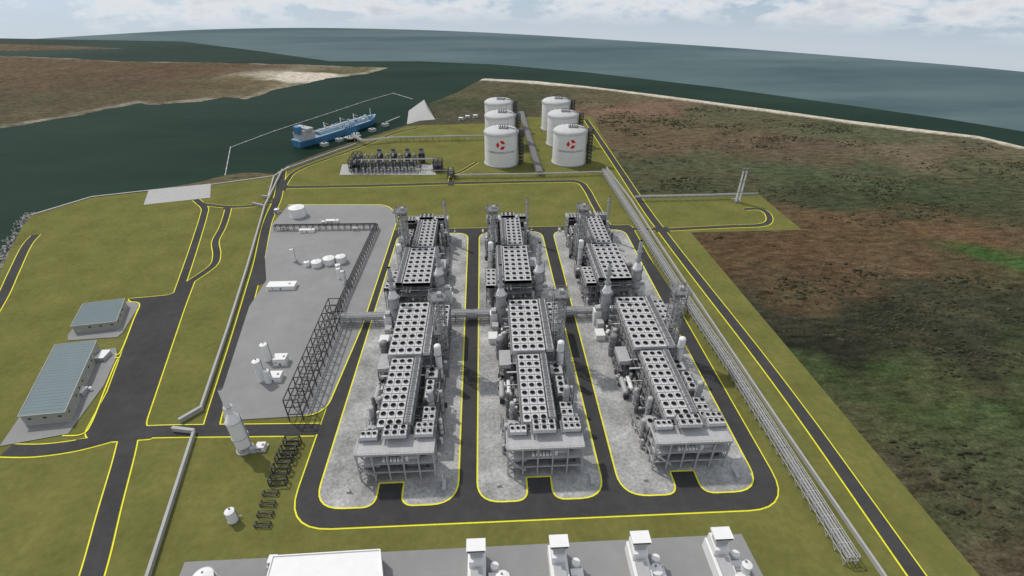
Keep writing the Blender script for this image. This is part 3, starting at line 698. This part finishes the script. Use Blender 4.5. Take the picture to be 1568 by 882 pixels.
t.box(8,0,10,L*.62,22,4,'deck',0,1,.7); t.box(8,0,14,L*.6,4,1.2,'lgrey')
for i in range(9): t.box(-L*.27+i*L*.075,0,13.8,1.2,15,1.6,'lgrey')
for i in range(30): t.box(random.uniform(-L*.3,L*.4),random.uniform(-13,13),10,random.uniform(2,6),random.uniform(2,4),random.uniform(2,7),random.choice(['deck','lgrey','white','hull']))
t.box(-L*.40,0,10,20,28,9,'lgrey'); t.box(-L*.40,0,19,16,24,5,'lgrey'); t.box(-L*.39,0,24,12,32,3.2,'lgrey'); t.box(-L*.385+4.2,0,25,4.1,30,1.6,'glass'); t.box(-L*.455,0,19,8,10,11,'hull'); t.cyl(-L*.39,0,27,36,.5,'grey')
for x in(-L*.15,L*.05,L*.22): t.cyl(x,3,14,24,.8,'white'); t.beam((x,3,23),(x+9,3,19),.7,'white')
for x in (0,5,10): t.cyl(x,-13,10,15,.8,'white')
t.cyl(L*.43,0,12,26,.6,'white'); t.box(L*.42,0,12,8,8,2,'deck')
for s in(-1,1): t.beam((-L*.35,s*15.6,11.4),(L*.32,s*15.6,11.4),.3,'white')
c=(S+E)/2; t.obj("lng_carrier_ship",(c.x,c.y,-.5),ang)
t=MB(); a=G(520,226); b=G(575,203); d=Vector((b[0]-a[0],b[1]-a[1])).normalized()
for p in GL([(497,222),(520,215),(545,207),(570,200),(590,192)],0):
    t.box(p[0],p[1],-2,10,10,5.5,'conc2',ang); t.cyl(p[0],p[1],3.5,6,1.2,'dgrey')
p=G(540,213); t.box(*p,3.6,24,18,1,'conc2',ang)
for i in range(4):
    q=(p[0]+d.x*(i*6-9),p[1]+d.y*(i*6-9)); t.beam((*q,4),(*q,22),1.3,'hull'); t.beam((*q,22),(q[0]-6,q[1]+9,17),1,'hull')
t.obj("loading_jetty")
t=MB(); rack(t,[G(541,213),G(556,222),G(604,217)],6,7,12,'lgrey','lgrey',1,3,.5,pr=.5,z0=-3); t.obj("jetty_trestle")
t=MB(); pts=GL([(590,190),(612,181)]); t.beam((*pts[0],3),(*pts[1],3),2,'lgrey',.5)
for p in pts: t.cyl(p[0],p[1],-3,2.9,.8,'grey')
t.obj("jetty_walkway")
t=MB(); pl=[Vector((*p,-1.1)) for p in GL([(345,268),(353,226),(420,201),(500,175),(560,155),(602,143),(632,152)],-1.3)]
for p,q in zip(pl[:-1],pl[1:]):
    t.tube(p,q,.7,'lgrey',n=6); k=int((q-p).length/25)
    for i in range(k): 
        w_=p.lerp(q,i/k); t.cyl(w_.x,w_.y,-1.6,-.2,.9,'white',n=8)
t.obj("floating_boom")
t=MB()
ap=[Vector((*G(623,189),-1)),Vector((*G(668,184),-1)),Vector((*G(655,172),6)),Vector((*G(650,158),7)),Vector((*G(626,172),3))]
t.add(ap,[(0,1,2),(0,2,4),(4,2,3)],'conc2'); t.add([p-Vector((0,0,.5)) for p in ap],[(3,2,1),(3,4,0),(3,1,0)],'rock'); t.obj("concrete_revetment")
for px,py in ((716,181),(728,180),(706,184)): shed(px,py,8,6,4,name="site_cabin",m='lgrey')
t=MB()
for i in range(260):
    u=random.random(); seq=GL([(-40,440),(0,396),(15,370),(35,338),(47,326)]); k=min(int(u*4),3); f_=u*4-k
    x=seq[k][0]*(1-f_)+seq[k+1][0]*f_+random.uniform(-6,4); y=seq[k][1]*(1-f_)+seq[k+1][1]*f_+random.uniform(-4,4)
    s=random.uniform(1,2.6); t.box(x,y,-2.2,s,s*random.uniform(.6,1.2),random.uniform(1.5,3),random.choice(['rock','conc2']),random.random()*3,.6,.6)
t.obj("riprap")
# ------------------------------------------------------------------ marsh scrub (one mass)
sb_v=[];sb_f=[]
N=60000
Xc=rng.uniform(170,1100,N);Yc=rng.uniform(60,1100,N)
ok=(sdist(Xc,Yc,plant)<-6)&(sdist(Xc,Yc,main_land)>45)
dens=fbm(Xc*.7,Yc*1.6,60,201); ok&=(dens>.53)&(rng.random(N)<(dens-.50)*4)
for x,y in zip(Xc[ok],Yc[ok]):
    r=random.choice((.6,.8,1.0,1.3,1.9))*random.uniform(.7,1.2);hh=r*random.uniform(.4,.8);n=6;o=len(sb_v);a0=random.random()*6
    for i in range(n):
        a=a0+i*2*math.pi/n;q=r*random.uniform(.6,1.25);sb_v.append((x+q*math.cos(a)*1.4,y+q*math.sin(a)*.9,-.3))
    for i in range(n):
        a=a0+(i+.5)*2*math.pi/n;q=r*random.uniform(.35,.8);sb_v.append((x+q*math.cos(a)*1.4,y+q*math.sin(a)*.9,hh*random.uniform(.6,1.1)))
    sb_v.append((x,y,hh*random.uniform(.9,1.4)))
    for i in range(n):
        j=(i+1)%n; sb_f+=[(o+i,o+j,o+n+i),(o+j,o+n+j,o+n+i),(o+n+i,o+n+j,o+2*n)]
me=bpy.data.meshes.new("marsh_scrub"); me.from_pydata(sb_v,[],sb_f); me.materials.append(mat("scrub_mat",(0.06,0.06,0.038),1,.55,.05,spec=.02)); place("marsh_scrub",me)
# ------------------------------------------------------------------ light and sky
BG=.135
ld=Vector((0.74,-0.67,0)).normalized(); el=math.radians(52)
dirv=Vector((ld.x*math.cos(el),ld.y*math.cos(el),-math.sin(el)))
su=bpy.data.lights.new("Sun",'SUN'); su.energy=2.3; su.angle=math.radians(.7); su.color=(1,.955,.89)
so=bpy.data.objects.new("Sun",su); so.rotation_euler=dirv.to_track_quat('-Z','Y').to_euler(); scene.collection.objects.link(so)
w=bpy.data.worlds.new("World"); scene.world=w; w.use_nodes=True; nt=w.node_tree; bg=nt.nodes["Background"]; bg.inputs[1].default_value=BG
sky=nt.nodes.new("ShaderNodeTexSky"); sky.sky_type='NISHITA'; sky.sun_disc=False; sky.sun_elevation=el; sky.sun_rotation=math.atan2(-ld.x,-ld.y); sky.dust_density=1.5
tc=nt.nodes.new("ShaderNodeTexCoord")
ad=nt.nodes.new("ShaderNodeVectorMath"); ad.operation='ADD'; ad.inputs[1].default_value=(0,0,.13); nt.links.new(tc.outputs["Generated"],ad.inputs[0])
nt.links.new(ad.outputs[0],sky.inputs[0])
hs=nt.nodes.new("ShaderNodeHueSaturation"); hs.inputs["Saturation"].default_value=.5; nt.links.new(sky.outputs[0],hs.inputs["Color"])
sx=nt.nodes.new("ShaderNodeSeparateXYZ"); nt.links.new(tc.outputs["Generated"],sx.inputs[0])
hz=nt.nodes.new("ShaderNodeMapRange"); 
for i,v in zip((1,2,3,4),(-.10,.12,.9,.0)): hz.inputs[i].default_value=v
nt.links.new(sx.outputs[2],hz.inputs[0])
rp=nt.nodes.new("ShaderNodeValToRGB"); e=rp.color_ramp.elements
gr=nt.nodes.new("ShaderNodeMapRange")
for i,v in zip((1,2,3,4),(-.115,-.03,0,1)): gr.inputs[i].default_value=v
nt.links.new(sx.outputs[2],gr.inputs[0]); nt.links.new(gr.outputs[0],rp.inputs[0])
e[0].position=0; e[0].color=(*lin((198,208,218)),1); e[1].position=1; e[1].color=(*lin((148,177,205)),1)
sc=nt.nodes.new("ShaderNodeVectorMath"); sc.operation='SCALE'; sc.inputs["Scale"].default_value=1/BG; nt.links.new(rp.outputs[0],sc.inputs[0])
mx=nt.nodes.new("ShaderNodeMixRGB"); nt.links.new(hz.outputs[0],mx.inputs[0]); nt.links.new(hs.outputs[0],mx.inputs[1]); nt.links.new(sc.outputs[0],mx.inputs[2])
mp=nt.nodes.new("ShaderNodeMapping"); mp.inputs["Scale"].default_value=(9,9,24); nt.links.new(tc.outputs["Generated"],mp.inputs[0])
cn=nt.nodes.new("ShaderNodeTexNoise"); cn.inputs["Scale"].default_value=1.0; cn.inputs["Detail"].default_value=10; cn.inputs["Roughness"].default_value=.6; nt.links.new(mp.outputs[0],cn.inputs["Vector"])
cr=nt.nodes.new("ShaderNodeMapRange"); 
for i,v in zip((1,2,3,4),(.43,.56,0,1)): cr.inputs[i].default_value=v
nt.links.new(cn.outputs["Fac"],cr.inputs[0])
ch=nt.nodes.new("ShaderNodeMapRange")
for i,v in zip((1,2,3,4),(-.098,-.072,0,1)): ch.inputs[i].default_value=v
nt.links.new(sx.outputs[2],ch.inputs[0])
cm=nt.nodes.new("ShaderNodeMath"); cm.operation='MULTIPLY'; nt.links.new(cr.outputs[0],cm.inputs[0]); nt.links.new(ch.outputs[0],cm.inputs[1])
mx2=nt.nodes.new("ShaderNodeMixRGB"); nt.links.new(cm.outputs[0],mx2.inputs[0]); nt.links.new(mx.outputs[0],mx2.inputs[1])
cn2=nt.nodes.new("ShaderNodeValToRGB"); nt.links.new(cn.outputs["Fac"],cn2.inputs[0]); cn2.color_ramp.elements[0].position=.48; cn2.color_ramp.elements[1].position=.70
cn2.color_ramp.elements[0].color=(.82,.84,.86,1); cn2.color_ramp.elements[1].color=(.55,.59,.65,1)
sc2=nt.nodes.new("ShaderNodeVectorMath"); sc2.operation='SCALE'; sc2.inputs["Scale"].default_value=1/BG; nt.links.new(cn2.outputs[0],sc2.inputs[0]); nt.links.new(sc2.outputs[0],mx2.inputs[2])
nt.links.new(mx2.outputs[0],bg.inputs[0])
scene.view_settings.view_transform='Standard'; scene.view_settings.look='None'; scene.view_settings.exposure=0
